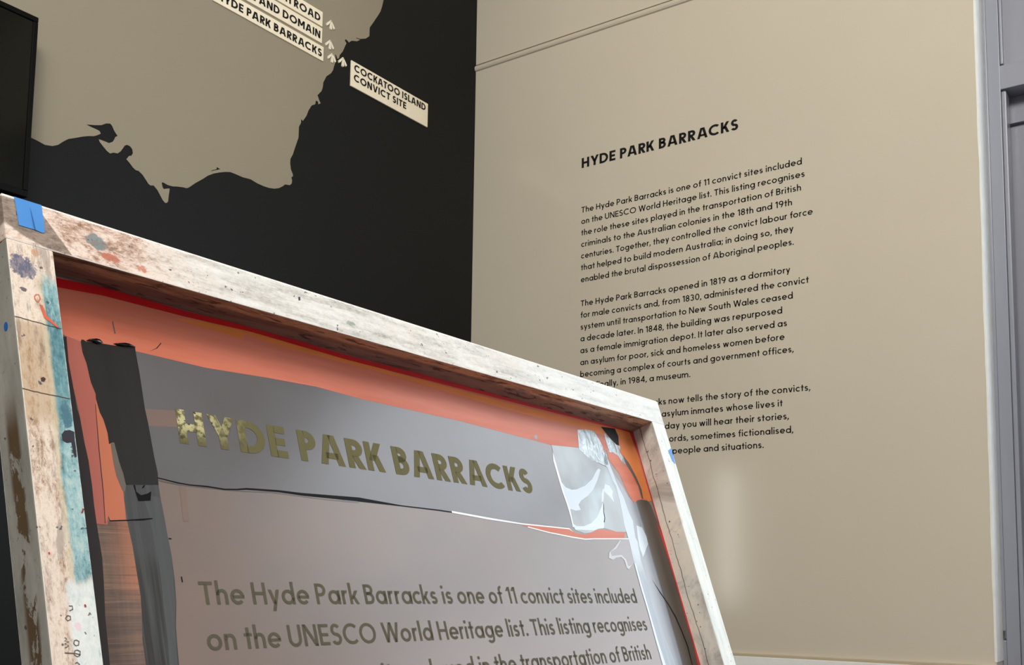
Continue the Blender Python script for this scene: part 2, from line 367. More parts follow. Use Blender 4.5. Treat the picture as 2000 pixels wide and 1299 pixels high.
M_TVCASE = plain('black_television_plastic', (8, 8, 8), 0.5, 0.05, 20, 0.1)
M_TVGLASS = plain('dark_television_glass', (11, 13, 10), 0.10, 0.03, 5, 0.3)
M_REDGROOVE = plain('brown_joint_filler', (120, 104, 80), 0.7, 0.05, 20)


def glow(name, rgb, strength):
    g = G(name, 0.4)
    g.b.inputs['Emission Color'].default_value = (*rgb, 1)
    g.b.inputs['Emission Strength'].default_value = strength
    return g.done((0.8, 0.8, 0.8))


M_DAY = glow('daylit_window_pane', (0.84, 0.92, 1.0), 4.6)
M_DAY2 = glow('daylit_narrow_pane', (1.0, 0.97, 0.90), 14.0)

# ------------------------------------------------------------------ the setting
struct('floor', (-2.6, -3.2, -0.1), (3.0, 3.3, 0.0), M_FLOOR)
struct('ceiling', (-2.6, -3.2, 4.2), (3.0, 3.3, 4.3), M_CEIL)
# map wall with a slit of a window far to the left
bm = bmesh.new()
box(bm, (W_LEFT - 0.15, -3.2, 0), (W_LEFT, 0.56, 4.2))
box(bm, (W_LEFT - 0.15, 0.84, 0), (W_LEFT, 3.3, 4.2))
box(bm, (W_LEFT - 0.15, 0.56, 0), (W_LEFT, 0.84, 0.85))
box(bm, (W_LEFT - 0.15, 0.56, 1.62), (W_LEFT, 0.84, 4.2))
tag(obj('wall_left', bm, M_SEA), kind='structure')
bm = bmesh.new()
box(bm, (W_LEFT - 0.05, 0.56, 0.85), (W_LEFT - 0.04, 0.84, 1.62))
w2 = tag(obj('window_2', bm, M_DAY2), kind='structure')
for yz in ((0.56, 0.575, 0.85, 1.62), (0.825, 0.84, 0.85, 1.62), (0.575, 0.825, 0.85, 0.865), (0.575, 0.825, 1.605, 1.62)):
    struct('window_frame', (W_LEFT - 0.055, yz[0], yz[2]), (W_LEFT - 0.015, yz[1], yz[3]), M_TVCASE, 0.002, w2)
# text wall, with the tall opening on its right
X_END = -0.612
bm = bmesh.new()
box(bm, (W_LEFT, W_FRONT, 0), (X_END, W_FRONT + 0.3, 4.2))
box(bm, (1.25, W_FRONT, 0), (3.0, W_FRONT + 0.3, 4.2))
box(bm, (X_END, W_FRONT, 3.5), (1.25, W_FRONT + 0.3, 4.2))
tag(obj('wall_front', bm, M_BEIGE), kind='structure')


def rough_strip(name, x0, x1, y0, y1, z0, z1, mat, jag, n=70, seed=3):
    """a chipped plaster arris: a thin upright strip whose wall-side edge wanders"""
    rnd = random.Random(seed)
    bm = bmesh.new()
    prev = None
    w = 0.0
    for i in range(n + 1):
        z = z0 + (z1 - z0) * i / n
        w = 0.75 * w + rnd.uniform(-jag, jag)
        ring = [bm.verts.new((x0 + w, y0, z)), bm.verts.new((x1, y0, z)),
                bm.verts.new((x1, y1, z)), bm.verts.new((x0 + w, y1, z))]
        if prev:
            for k in range(4):
                bm.faces.new([prev[k], prev[(k + 1) % 4], ring[(k + 1) % 4], ring[k]])
        else:
            bm.faces.new(ring)
        prev = ring
    bm.faces.new(prev[::-1])
    bmesh.ops.recalc_face_normals(bm, faces=bm.faces)
    return tag(obj(name, bm, mat), kind='structure')


rough_strip('trim_1', X_END - 0.004, X_END + 0.002, W_FRONT - 0.0015, W_FRONT + 0.085, 0.78, 3.5, M_WHITE, 0.0009)
# moulded rail across the top of the text wall
bm = bmesh.new()
prof = [(0.0, 2.9465), (-0.005, 2.949), (-0.008, 2.955), (-0.0085, 2.961), (-0.006, 2.9665), (0.0, 2.9685)]
L_ = [bm.verts.new((W_LEFT, W_FRONT + y, z)) for y, z in prof]
R_ = [bm.verts.new((X_END - 0.004, W_FRONT + y, z)) for y, z in prof]
for i in range(len(prof) - 1):
    bm.faces.new([L_[i], L_[i + 1], R_[i + 1], R_[i]])
bm.faces.new(L_); bm.faces.new(R_[::-1])
bmesh.ops.recalc_face_normals(bm, faces=bm.faces)
tag(obj('trim_2', bm, M_BEIGE, smooth=False), kind='structure')
struct('trim_3', (W_LEFT, W_FRONT - 0.0012, 2.9685), (X_END - 0.004, W_FRONT + 0.002, 2.9735), M_REDGROOVE)
# dado cap and white board at the foot of the text panel
struct('trim_4', (W_LEFT, W_FRONT - 0.012, 0.752), (X_END, W_FRONT + 0.01, 0.7715), M_CAP, 0.002)
struct('trim_5', (W_LEFT, W_FRONT - 0.013, 0.0), (X_END + 0.003, W_FRONT + 0.01, 0.7625), M_WHITE, 0.002)

# grey panelled joinery filling the opening
YJ = 3.078
door = struct('door_1', (-0.600, YJ, 0.0), (-0.565, YJ + 0.10, 3.5), M_GREY, 0.002)
struct('frame_bead', (-0.612, YJ + 0.004, 0.86), (-0.6005, YJ + 0.10, 3.5), M_GREY, 0.003, door)
struct('frame_bead', (-0.612, YJ + 0.004, 0.0), (-0.6005, YJ + 0.10, 0.835), M_GREY, 0.003, door)
struct('lock_rail', (-0.566, YJ + 0.001, 2.415), (-0.47, YJ + 0.12, 2.487), M_GREY, 0.002, door)
struct('upper_panel', (-0.566, YJ + 0.022, 2.487), (-0.47, YJ + 0.06, 3.5), M_GREY, 0.0, door)
struct('panel_moulding', (-0.5645, YJ + 0.004, 2.492), (-0.556, YJ + 0.03, 3.5), M_GREY, 0.003, door)
struct('lower_panel', (-0.566, YJ + 0.085, 0.15), (-0.47, YJ + 0.12, 2.34), M_GREY, 0.0, door)
struct('panel_lintel', (-0.566, YJ + 0.070, 2.335), (-0.47, YJ + 0.12, 2.415), M_GREY, 0.001, door)
struct('panel_moulding', (-0.5645, YJ + 0.004, 0.15), (-0.551, YJ + 0.05, 2.41), M_GREY, 0.004, door)
struct('bottom_rail', (-0.566, YJ + 0.001, 0.0), (-0.47, YJ + 0.09, 0.15), M_GREY, 0.002, door)
struct('lock_stile', (-0.47, YJ, 0.0), (-0.445, YJ + 0.12, 3.5), M_GREY, 0.002, door)
# tall daylit window beside it
win = struct('window_1', (-0.445, YJ + 0.05, 0.9), (1.25, YJ + 0.06, 3.05), M_DAY)
for x in (-0.425, 0.40, 1.23):
    struct('window_frame', (x - 0.022, YJ, 0.9), (x + 0.022, YJ + 0.07, 3.05), M_GREY, 0.003, win)
for z in (0.92, 1.98, 3.03):
    struct('glazing_bar', (-0.445, YJ + 0.01, z - 0.018), (1.25, YJ + 0.066, z + 0.018), M_GREY, 0.003, win)
struct('window_sill', (-0.445, YJ, 0.0), (1.25, YJ + 0.1, 0.9), M_GREY, 0.003, win)
struct('window_head', (-0.445, YJ, 3.05), (1.25, YJ + 0.1, 3.5), M_GREY, 0.003, win)


# ------------------------------------------------------------------ lettering: a monoline geometric alphabet
class Pen:
    def __init__(self, w):
        self.w = w
        self.q = []                                   # polygons (lists of 2-D points)

    def rect(self, x0, y0, x1, y1):
        self.q.append([(x0, y0), (x1, y0), (x1, y1), (x0, y1)])

    def diag(self, x0, y0, x1, y1, w=None):
        """slanted stem with level ends"""
        w = w or self.w
        h = 0.5 * w * math.hypot(x1 - x0, y1 - y0) / abs(y1 - y0)
        self.q.append([(x0 - h, y0), (x0 + h, y0), (x1 + h, y1), (x1 - h, y1)])

    def ring(self, cx, cy, rx, ry, a0=0, a1=360, n=None, wx=None):
        """arc of a ring, rx/ry to the outer edge"""
        w = self.w
        n = n or max(6, int(abs(a1 - a0) / 15))
        pr = None
        for i in range(n + 1):
            a = math.radians(a0 + (a1 - a0) * i / n)
            c, s = math.cos(a), math.sin(a)
            cur = ((cx + rx * c, cy + ry * s), (cx + (rx - w) * c, cy + (ry - w) * s))
            if pr:
                self.q.append([pr[0], cur[0], cur[1], pr[1]])
            pr = cur

    def disc(self, cx, cy, r):
        self.q.append([(cx + r * math.cos(k * math.pi / 6), cy + r * math.sin(k * math.pi / 6)) for k in range(12)])


XH = 0.68          # x-height
AS = 1.06          # ascender
DE = -0.30         # descender


def glyph(ch, w):
    p = Pen(w)
    R = p.rect; D = p.diag; O = p.ring
    X = XH
    hd = w * 0.56
    if ch == 'A':
        W = .86; D(hd, 0, W / 2 - .04 - w * .1, 1); D(W - hd, 0, W / 2 + .04 + w * .1, 1); R(.22, .20, W - .22, .20 + w * .9)
    elif ch == 'B':
        W = .60; R(0, 0, w, 1)
        for (y0, y1, xx) in ((.48 - w * .1, 1, W - .03), (0, .48 + w * .9 - w * .1, W)):
            r = (y1 - y0) / 2; R(w * .9, y1 - w, xx - r, y1); R(w * .9, y0, xx - r, y0 + w); O(xx - r, y0 + r, r, r, -90, 90)
    elif ch == 'C':
        W = .86; O(.5, .5, .5, .51, 47, 313)
    elif ch == 'D':
        W = .78; R(0, 0, w, 1); R(w * .9, 1 - w, .30, 1); R(w * .9, 0, .30, w); O(.30, .5, W - .30, .5, -90, 90)
    elif ch == 'E':
        W = .54; R(0, 0, w, 1); R(w * .9, 1 - w, W, 1); R(w * .9, 0, W, w); R(w * .9, .5 - w / 2, W - .04, .5 + w / 2)
    elif ch == 'G':
        W = .92; O(.5, .5, .5, .51, 47, 345); R(.52, .5 - w * .8, W + .02, .5 + w * .1)
    elif ch == 'H':
        W = .70; R(0, 0, w, 1); R(W - w, 0, W, 1); R(w * .9, .5 - w / 2, W - w * .9, .5 + w / 2)
    elif ch == 'I':
        W = w; R(0, 0, w, 1)
    elif ch == 'K':
        W = .66; R(0, 0, w, 1); D(w * .95, .36, W - hd, 1); D(W - hd * .9, 0, w + .13, .56)
    elif ch == 'L':
        W = .50; R(0, 0, w, 1); R(w * .9, 0, W, w)
    elif ch == 'M':
        W = .92; R(0, 0, w, 1); R(W - w, 0, W, 1); D(hd, 1, W / 2, .28); D(W - hd, 1, W / 2, .28)
    elif ch == 'N':
        W = .74; R(0, 0, w, 1); R(W - w, 0, W, 1); D(hd, 1, W - hd, 0)
    elif ch == 'O':
        W = 1.0; O(.5, .5, .5, .51)
    elif ch == 'P':
        W = .58; R(0, 0, w, 1); r = .31; R(w * .9, 1 - w, W - r, 1); R(w * .9, 1 - 2 * r, W - r, 1 - 2 * r + w); O(W - r, 1 - r, r, r, -90, 90)
    elif ch == 'R':
        W = .62; R(0, 0, w, 1); r = .30; R(w * .9, 1 - w, W - .02 - r, 1); R(w * .9, 1 - 2 * r, W - .02 - r, 1 - 2 * r + w)
        O(W - .02 - r, 1 - r, r, r, -90, 90); D(W - hd, 0, .28, .42)
    elif ch == 'S':
        W = .58; a = (1.02 + w) / 4
        O(W / 2, 1.01 - a, W / 2 - .02, a, 28, 270, 16); O(W / 2, a - .01, W / 2, a, 90, -155, 16)
    elif ch == 'T':
        W = .62; R(0, 1 - w, W, 1); R(W / 2 - w / 2, 0, W / 2 + w / 2, 1 - w * .9)
    elif ch == 'U':
        W = .70; r = W / 2; R(0, r, w, 1); R(W - w, r, W, 1); O(r, r, r, r + .01, 180, 360)
    elif ch == 'V':
        W = .80; D(hd, 1, W / 2 - w * .1, 0); D(W - hd, 1, W / 2 + w * .1, 0)
    elif ch == 'W':
        W = 1.12
        for a, b in ((hd, .31), (W / 2, .31), (W / 2, W - .31), (W - hd, W - .31)):
            D(b, 0, a, 1)
    elif ch == 'Y':
        W = .76; R(W / 2 - w / 2, 0, W / 2 + w / 2, .46); D(W / 2, .38, hd, 1); D(W / 2, .38, W - hd, 1)
    elif ch in 'abdgpq':
        r = .335; W = .68
        if ch in 'adgq':
            O(r, X / 2, r, X / 2 + .01)
            y0 = {'a': 0, 'd': 0, 'g': -.06, 'q': DE}[ch]; y1 = AS if ch == 'd' else X
            R(W - w, y0, W, y1)
            if ch == 'g':
                O(W - .31, -.04, .31, .27, 0, -150)
        else:
            O(W - r, X / 2, r, X / 2 + .01)
            R(0, 0 if ch == 'b' else DE, w, AS if ch == 'b' else X)
    elif ch == 'c':
        W = .56; O(.335, X / 2, .335, X / 2 + .01, 47, 313)
    elif ch == 'e':
        W = .66; O(.335, X / 2, .335, X / 2 + .01, 0, 318); R(w * .5, X / 2 - w * .45, .665, X / 2 + w * .45)
    elif ch == 'f':
        W = .38; R(.10, 0, .10 + w, AS - .24); O(.34, AS - .24, .24, .24, 180, 80); R(0, X - w * .85, W, X)
    elif ch in 'hnmru':
        r = .27; W = .54
        if ch == 'h':
            R(0, 0, w, AS)
        elif ch != 'u':
            R(0, 0, w, X)
        if ch in 'hn':
            O(r, X - r - .0, r, r + .01, 0, 180); R(W - w, 0, W, X - r)
        elif ch == 'm':
            for k in (0, 1):
                x = k * (.50 - w * .35); O(x + .25, X - .25, .25, .26, 0, 180); R(x + .5 - w, 0, x + .5, X - .25)
            W = .50 - w * .35 + .5
        elif ch == 'r':
            O(.26, X - .26, .26, .27, 72, 180); W = .35
        else:
            R(0, r, w, X); R(W - w, 0, W, X); O(r, r, r, r + .01, 180, 360)
    elif ch == 'i':
        W = w; R(0, 0, w, X); p.disc(w / 2, X + .25, w * .62)
    elif ch == 'k':
        W = .54; R(0, 0, w, AS); D(w * .9, .24, W - hd * 1.05, X); D(W - hd, 0, w + .09, .40)
    elif ch == 'l':
        W = w; R(0, 0, w, AS)
    elif ch == 'o':
        W = .68; O(.34, X / 2, .34, X / 2 + .01)
    elif ch == 's':
        W = .46; a = (X + .02 + w) / 4
        O(W / 2, X + .01 - a, W / 2 - .015, a, 25, 270, 12); O(W / 2, a - .01, W / 2, a, 90, -155, 12)
    elif ch == 't':
        W = .38; R(.19 - w / 2, 0, .19 + w / 2, .93); R(0, X - w * .85, W, X)
    elif ch == 'v':
        W = .58; D(hd, X, W / 2 - w * .1, 0); D(W - hd, X, W / 2 + w * .1, 0)
    elif ch == 'w':
        W = .86
        for a, b in ((hd, .25), (W / 2, .25), (W / 2, W - .25), (W - hd, W - .25)):
            D(b, 0, a, X)
    elif ch == 'x':
        W = .58; D(hd, 0, W - hd, X); D(hd, X, W - hd, 0)
    elif ch == 'y':
        W = .58; D(hd, X, W / 2, .02); D(W - hd, X, W - hd - (W / 2 - hd) * (X - DE) / (X - .02) * .98, DE)
    elif ch == '0':
        W = .64; O(.32, .5, .32, .51)
    elif ch == '1':
        W = .34; R(W - w, 0, W, 1); D(.06, .76, W - w * .7, 1)
    elif ch == '3':
        W = .58; a = (1 + w) / 4; O(W / 2 - .03, 1 - a, W / 2 - .02, a, 150, -90, 14); O(W / 2 - .03, a, W / 2, a, 90, -150, 14)
    elif ch == '4':
        W = .66; R(W - w - .10, 0, W - .10, 1); R(0, .20, W, .20 + w); D(.07, .24, W - .10 - w * .4, 1)
    elif ch == '8':
        W = .58; O(W / 2, .73, W / 2 - .03, .28); O(W / 2, .27 + w * .06, W / 2, .28 + w * .1)
    elif ch == '9':
        W = .62; O(W / 2, .69, W / 2, .32); D(W / 2 + .02, 0, W - hd * .6, .58)
    elif ch in '.,;':
        W = w; p.disc(w / 2, w * .55, w * .62)
        if ch in ',;':
            D(-w * .1, -.15, w * .6, w * .5, w * .7)
        if ch == ';':
            p.q[0] = [(x, y) for x, y in p.q[0]]; p.disc(w / 2, X * .85, w * .62)
    else:
        W = .3
    return W, p.q


def text_polys(s, w, sb=0.122, space=0.285):
    """polygons of one line, cap height 1, and its width"""
    x, out = 0.0, []
    prev = ''
    for ch in s:
        if ch == ' ':
            x += space
            prev = ch
            continue
        W, q = glyph(ch, w)
        if prev + ch in ('AC', 'PA', 'YD', 'LA', 'AT', 'TO', 'To', 'KA', 'RK', 'OV', 'We', 'Wo', 'Wa', 'ry', 'fo', 'ac', 'ck'):
            x -= 0.05
        out += [[(a + x, b) for a, b in poly] for poly in q]
        x += W + sb * (0.8 if ch in 'frtvyk' else 1.0)
        prev = ch
    return out, x - sb


def write(bm, s, w, cap, x0, y0, place, right=None, rot=0.0):
    """one line of lettering into bm; fitted to end at `right` when given"""
    polys, W = text_polys(s, w)
    sx = cap if right is None else (right - x0) / W
    for k, poly in enumerate(polys):
        vs = []
        for a, b in poly:
            px, py = a * sx, b * cap
            vs.append(bm.verts.new(place(x0 + px, y0 + py + px * rot, 0.0)))
        try:
            bm.faces.new(vs)
        except ValueError:
            pass


def width(s, w, cap):
    return text_polys(s, w)[1] * cap


# ------------------------------------------------------------------ text printed on the beige wall
def on_front(x, z, h):
    return (x, W_FRONT - 0.0006 - h, z)


HEADING = 'HYDE PARK BARRACKS'
LINES = [
    ('The Hyde Park Barracks is one of 11 convict sites included', 2288.6, -1139.5),
    ('on the UNESCO World Heritage list. This listing recognises', 2247.0, -1130.9),
    ('the role these sites played in the transportation of British', 2205.2, -1143.6),
    ('criminals to the Australian colonies in the 18th and 19th', 2163.2, -1173.6),
    ('centuries. Together, they controlled the convict labour force', 2121.2, -1107.2),
    ('that helped to build modern Australia; in doing so, they', 2078.6, -1170.5),
    ('enabled the brutal dispossession of Aboriginal peoples.', 2035.4, -1169.9),
    ('The Hyde Park Barracks opened in 1819 as a dormitory', 1948.8, -1183.2),
    ('for male convicts and, from 1830, administered the convict', 1907.2, -1123.3),
    ('system until transportation to New South Wales ceased', 1865.0, -1175.5),
    ('a decade later. In 1848, the building was repurposed', 1822.8, -1210.8),
    ('as a female immigration depot. It later also served as', 1780.6, -1195.8),
    ('an asylum for poor, sick and homeless women before', 1738.2, -1204.7),
    ('becoming a complex of courts and government offices,', 1696.1, -1175.5),
    ('and finally, in 1984, a museum.', 1653.6, -1531.8),
    ('The Hyde Park Barracks now tells the story of the convicts,', 1571.4, -1123.8),
    ('asylum inmates whose lives it', 1530.2, -1213.8),
    ('day you will hear their stories,', 1488.6, -1193.9),
    ('ords, sometimes fictionalised,', 1445.4, -1180.2),
    ('people and situations.', 1404.6, -1277.8)]
STARTS = {16: -1637.8, 17: -1626.0, 18: -1610.2, 19: -1598.0}
TX = -1.9610
CAP = 0.0209
wt = thing('wall_text', 'black printed heading and paragraphs on the beige wall', 'text', (TX, W_FRONT, 1.38))


def local(fn, o):
    off = Vector(o.location)
    return lambda a, b, h: Vector(fn(a, b, h)) - off


bm = bmesh.new()
write(bm, HEADING, 0.205, 0.0366, TX, 2.4530, local(on_front, wt), -1.3540)
obj('heading', bm, M_INK, wt)
for a, b in ((0, 7), (7, 15), (15, 20)):
    bm = bmesh.new()
    for i in range(a, b):
        s, z, r = LINES[i]
        x0 = STARTS.get(i, TX * 1000) / 1000
        write(bm, s, 0.150, CAP, x0, z / 1000, local(on_front, wt), r / 1000)
    obj('paragraph', bm, M_INK, wt)


# ------------------------------------------------------------------ the map on the dark wall
def on_left(y, z, h):
    return (W_LEFT + h, y, z)


land = pts(LAND)
land = land + [(2.36, 4.1), (-1.2, 4.1), (-1.2, 2.35), (-0.6, 2.30), (0.0, 2.28), (0.5, 2.20), (0.85, 2.14), (1.1, 2.09)]
land = [p for k, p in enumerate(land) if not (p[1] > 3.45 and k < len(land) - 8)]
bm = bmesh.new()
prism(bm, land, on_left, 0.0004, 0.0012, [pts(LAKE)])
mo = obj('coastline_map', bm, M_LAND)
tag(mo, 'grey painted coastline of a map on the charcoal wall', 'map')


def sign(label, y0, y1, z0, z1, rows, group):
    t = thing('map_sign', label, 'sign', (W_LEFT, y1, z0), group)
    bm = bmesh.new()
    box(bm, (0, y0 - y1, 0), (0.005, 0, z1 - z0), 0.0006, 1)
    obj('board', bm, M_LABEL, t)
    bm = bmesh.new()
    for (s, cap, yl, zb, yr) in rows:
        write(bm, s, 0.21, cap, yl, zb, lambda a, b, h: (0.0056 + h, a - y1, b - z0), yr)
    obj('lettering', bm, M_INK, t)
    return t


GR = 'signs on the map'
r3 = 'HYDE PARK BARRACKS'
w3 = width(r3, .175, .0252)
kx = (2.2129 - 1.9155) / (width('PARK BARRACKS', .175, .0252))
y3 = 2.2129 - w3 * kx
sign('cream sign reading HYDE PARK BARRACKS, lowest of the three stacked signs', y3 - 0.014, 2.2208, 2.6482, 2.6964,
     [(r3, .0252, y3, 2.6592, 2.2129)], GR)
r2 = 'OLD GOVERNMENT HOUSE AND DOMAIN'
y2 = 2.2039 - width(r2, .175, .0252) * kx
sign('cream sign ending AND DOMAIN, middle of the three stacked signs', y2 - 0.014, 2.2126, 2.7055, 2.7566,
     [(r2, .0252, y2, 2.7175, 2.2039)], GR)
r1 = 'OLD GREAT NORTH ROAD'
y1 = 2.2015 - width(r1, .175, .0252) * kx
sign('cream sign ending NORTH ROAD, top of the three stacked signs', y1 - 0.014, 2.2120, 2.7616, 2.8112,
     [(r1, .0252, y1, 2.7735, 2.2015)], GR)
sign('cream two line sign reading COCKATOO ISLAND CONVICT SITE, right of the map coast', 2.3432, 2.7245, 2.6178, 2.7064,
     [('COCKATOO ISLAND', .0245, 2.3562, 2.6740, 2.7110), ('CONVICT SITE', .0245, 2.3556, 2.6402, 2.6099)], GR)


def marker(label, y, z):
    """a small upright arrowhead of three flaring strokes"""
    bm = bmesh.new()
    f = lambda a, b, h: (h, a, b)
    for poly in ([(-.0012, .0018), (.0022, .0018), (.0046, -.0300), (.0002, -.0318), (-.0036, -.0296)],
                 [(0, .0018), (.0006, -.0036), (-.0120, -.0218), (-.0165, -.0250), (-.0192, -.0180)],
                 [(.0008, .0018), (.0004, -.0036), (.0104, -.0232), (.0150, -.0254), (.0180, -.0196)]):
        prism(bm, poly, f, 0.0, 0.005, inset=0.06)
    o = obj('map_marker', bm, M_ARROW)
    o.location = (W_LEFT, y, z)
    return tag(o, label, 'marker', 'arrow markers on the map')


marker('ivory arrow marker right of the NORTH ROAD sign, highest of four', 2.2484, 2.8005)
marker('ivory arrow marker right of the AND DOMAIN sign, second from top', 2.2472, 2.7322)
marker('ivory arrow marker on the grey land right of the HYDE PARK BARRACKS sign', 2.2582, 2.6918)
marker('ivory arrow marker on the dark sea beside the COCKATOO ISLAND sign', 2.3060, 2.6990)

# ------------------------------------------------------------------ television on the map wall
tv = thing('television', 'black flat screen television mounted on the map wall, cut by the left edge', 'television', (W_LEFT, 1.125, 1.877))
bm = bmesh.new()
box(bm, (0.0013, -0.10, 0.12), (0.045, 0.10, 0.32))
obj('wall_bracket', bm, M_TVCASE, tv)
bm = bmesh.new()
box(bm, (0.04, -0.140, 0.0), (0.068, 0.140, 0.444), 0.004)
obj('casing', bm, M_TVCASE, tv)
bm = bmesh.new()
for a, b in (((-.140, 0), (.140, .016)), ((-.140, .431), (.140, .444)), ((-.140, .016), (-.129, .431)), ((.129, .016), (.140, .431))):
    box(bm, (0.066, a[0], a[1]), (0.0746, b[0], b[1]), 0.0012, 1)
obj('bezel', bm, M_TVCASE, tv)
bm = bmesh.new()
box(bm, (0.067, -0.129, 0.016), (0.071, 0.129, 0.431))
obj('screen', bm, M_TVGLASS, tv)

# ------------------------------------------------------------------ the silkscreen frame
U_AX = Vector((0.012327, 0.999819, -0.014512))
N_AX = Vector((-0.947916, 0.007065, -0.318442))
V_AX = Vector((-0.318282, 0.017682, 0.947831))
ORG = Vector((-0.786446, 0.005862, 1 - 0.264198))
UC = 1.0603                 # middle of the frame
VB = -0.776                 # its foot on the floor
T = 0.044                   # depth of the bars
base = ORG + U_AX * UC + V_AX * VB
fr = thing('screen_printing_frame', 'paint-stained wooden silkscreen frame leaning back before the dark map wall', 'printing screen')
fr.matrix_world = Matrix((
    (U_AX.x, N_AX.x, V_AX.x, base.x),
    (U_AX.y, N_AX.y, V_AX.y, base.y),
    (U_AX.z, N_AX.z, V_AX.z, base.z),
    (0, 0, 0, 1)))
DX, DZ = -UC, -VB


def blob(g, key, amt=0.7, scale=55):
    """soft ragged mask over the place of a splash on the bar front"""
    p = pts(FRAME_SHAPES[key])
    xs, zs = [q[0] for q in p], [q[1] for q in p]
    cx, cz = (min(xs) + max(xs)) / 2 + DX, (min(zs) + max(zs)) / 2 + DZ
    rx, rz = (max(xs) - min(xs)) / 2, (max(zs) - min(zs)) / 2
    dx = g.math('DIVIDE', g.math('SUBTRACT', g.axis(0), cx), rx)
    dz = g.math('DIVIDE', g.math('SUBTRACT', g.axis(2), cz), rz)
    d = g.math('SQRT', g.math('ADD', g.math('MULTIPLY', dx, dx), g.math('MULTIPLY', dz, dz)))
    d = g.math('ADD', d, g.math('MULTIPLY', g.math('SUBTRACT', g.noise(scale, (1, 1, 1), 8, 0.78, (cx, 0, cz), 0.3), 0.5), amt * 4.5))
    return g.step(d, 1.05, 0.75)


def bar_paint(name, along, left_x=None):
    """old screen-frame paint; `along` is the axis the wood grain runs on"""
    g = G(name, 0.55, 0.35)
    st = (0.35, 1, 3.2) if along == 'x' else (3.2, 1, 0.35)
    grain = g.noise(26, st, 6, 0.65)
    blot = g.noise(13, (1, 1, 1), 5, 0.62, warp=0.6)
    blot2 = g.noise(21, (1, 1, 1), 5, 0.6, (3.1, 1.7, 0.4), 0.8)
    speck = g.noise(120, (1, 1, 1), 3, 0.5, (0.4, 9, 2))
    scr = g.noise(75, (1, 1, 2.6) if along == 'x' else (2.6, 1, 1), 8, 0.8, (5, 2, 1), 1.5)
    return g, grain, blot, blot2, speck, scr


def finish(g, c, speck, scr, grain):
    c = g.mix(g.math('MULTIPLY', g.step(scr, 0.59, 0.68), 0.6), c, (0.14, 0.12, 0.11))
    c = g.mix(g.math('MULTIPLY', g.step(speck, 0.69, 0.72), 0.85), c, (0.05, 0.05, 0.07))
    g.bump(grain, 0.5, 0.0012)
    return g.done(c)


# top rail front: cream, pink and brown crust on the left, whitewashed towards the right
g, grain, blot, blot2, speck, scr = bar_paint('stained_rail_front', 'x')
fine = g.noise(150, (0.7, 1, 1.5), 8, 0.8, (2, 2, 2), 0.25)
white = g.ramp(g.math('ADD', g.math('MULTIPLY', grain, 0.6), g.math('MULTIPLY', fine, 0.4)),
               [(0.34, s2l(150, 146, 140)), (0.44, s2l(206, 204, 198)), (0.52, s2l(232, 230, 225)), (0.64, s2l(246, 246, 244))])
white = g.mix(g.math('MULTIPLY', g.step(blot, 0.54, 0.66), 0.35), white, s2l(222, 208, 196))
tone = g.math('ADD', g.math('MULTIPLY', blot, 0.45), g.math('MULTIPLY', fine, 0.55))
crust = g.ramp(tone, [(0.34, s2l(112, 78, 62)), (0.42, s2l(186, 152, 132)), (0.48, s2l(232, 208, 194)), (0.54, s2l(246, 232, 220)), (0.60, s2l(226, 196, 176)), (0.68, s2l(140, 112, 96))])
f = g.step(g.math('ADD', g.axis(0), g.math('MULTIPLY', blot2, 0.16)), -0.40, -0.27)
c = g.mix(f, crust, white)
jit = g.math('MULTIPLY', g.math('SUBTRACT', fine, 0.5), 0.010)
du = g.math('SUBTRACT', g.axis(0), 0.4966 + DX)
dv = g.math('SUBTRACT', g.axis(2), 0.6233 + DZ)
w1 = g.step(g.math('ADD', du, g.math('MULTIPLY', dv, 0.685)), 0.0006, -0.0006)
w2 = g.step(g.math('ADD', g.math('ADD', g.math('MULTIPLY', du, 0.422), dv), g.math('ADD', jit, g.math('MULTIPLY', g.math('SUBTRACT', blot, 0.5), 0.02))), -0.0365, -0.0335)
wedge_tone = g.ramp(fine, [(0.36, s2l(92, 80, 72)), (0.5, s2l(138, 122, 110)), (0.64, s2l(166, 150, 136))])
c = g.mix(g.math('MULTIPLY', g.math('MULTIPLY', w1, w2), 0.92), c, wedge_tone)  # grey-brown wedge with a diagonal edge at the rail's left end
cool = g.step(g.axis(0), -0.05, 0.40)
c = g.mix(g.math('MULTIPLY', cool, 0.5), c, s2l(232, 240, 242))
for key, rgb, k in (('teal_patch', (104, 128, 134), 0.85), ('red_a', (196, 104, 76), 0.85), ('red_b', (204, 116, 92), 0.85), ('green_spot', (120, 146, 128), 0.8)):
    c = g.mix(g.math('MULTIPLY', g.math('MULTIPLY', blob(g, key, 0.85), k), g.math('ADD', 0.66, g.math('MULTIPLY', g.step(fine, 0.42, 0.52), 0.34))), c, s2l(*rgb))
wear_glint = g.math('MAXIMUM', g.step(g.math('ADD', g.axis(2), g.math('MULTIPLY', fine, 0.006)), 0.6335 + DZ, 0.6350 + DZ), g.step(g.math('ADD', g.axis(2), g.math('MULTIPLY', fine, 0.004)), 0.5898 + DZ, 0.5885 + DZ))  # edge highlights painted white along the rail's upper and lower arris
c = g.mix(g.math('MULTIPLY', wear_glint, 0.85), c, s2l(250, 248, 243))
M_RAIL = finish(g, c, speck, scr, grain)

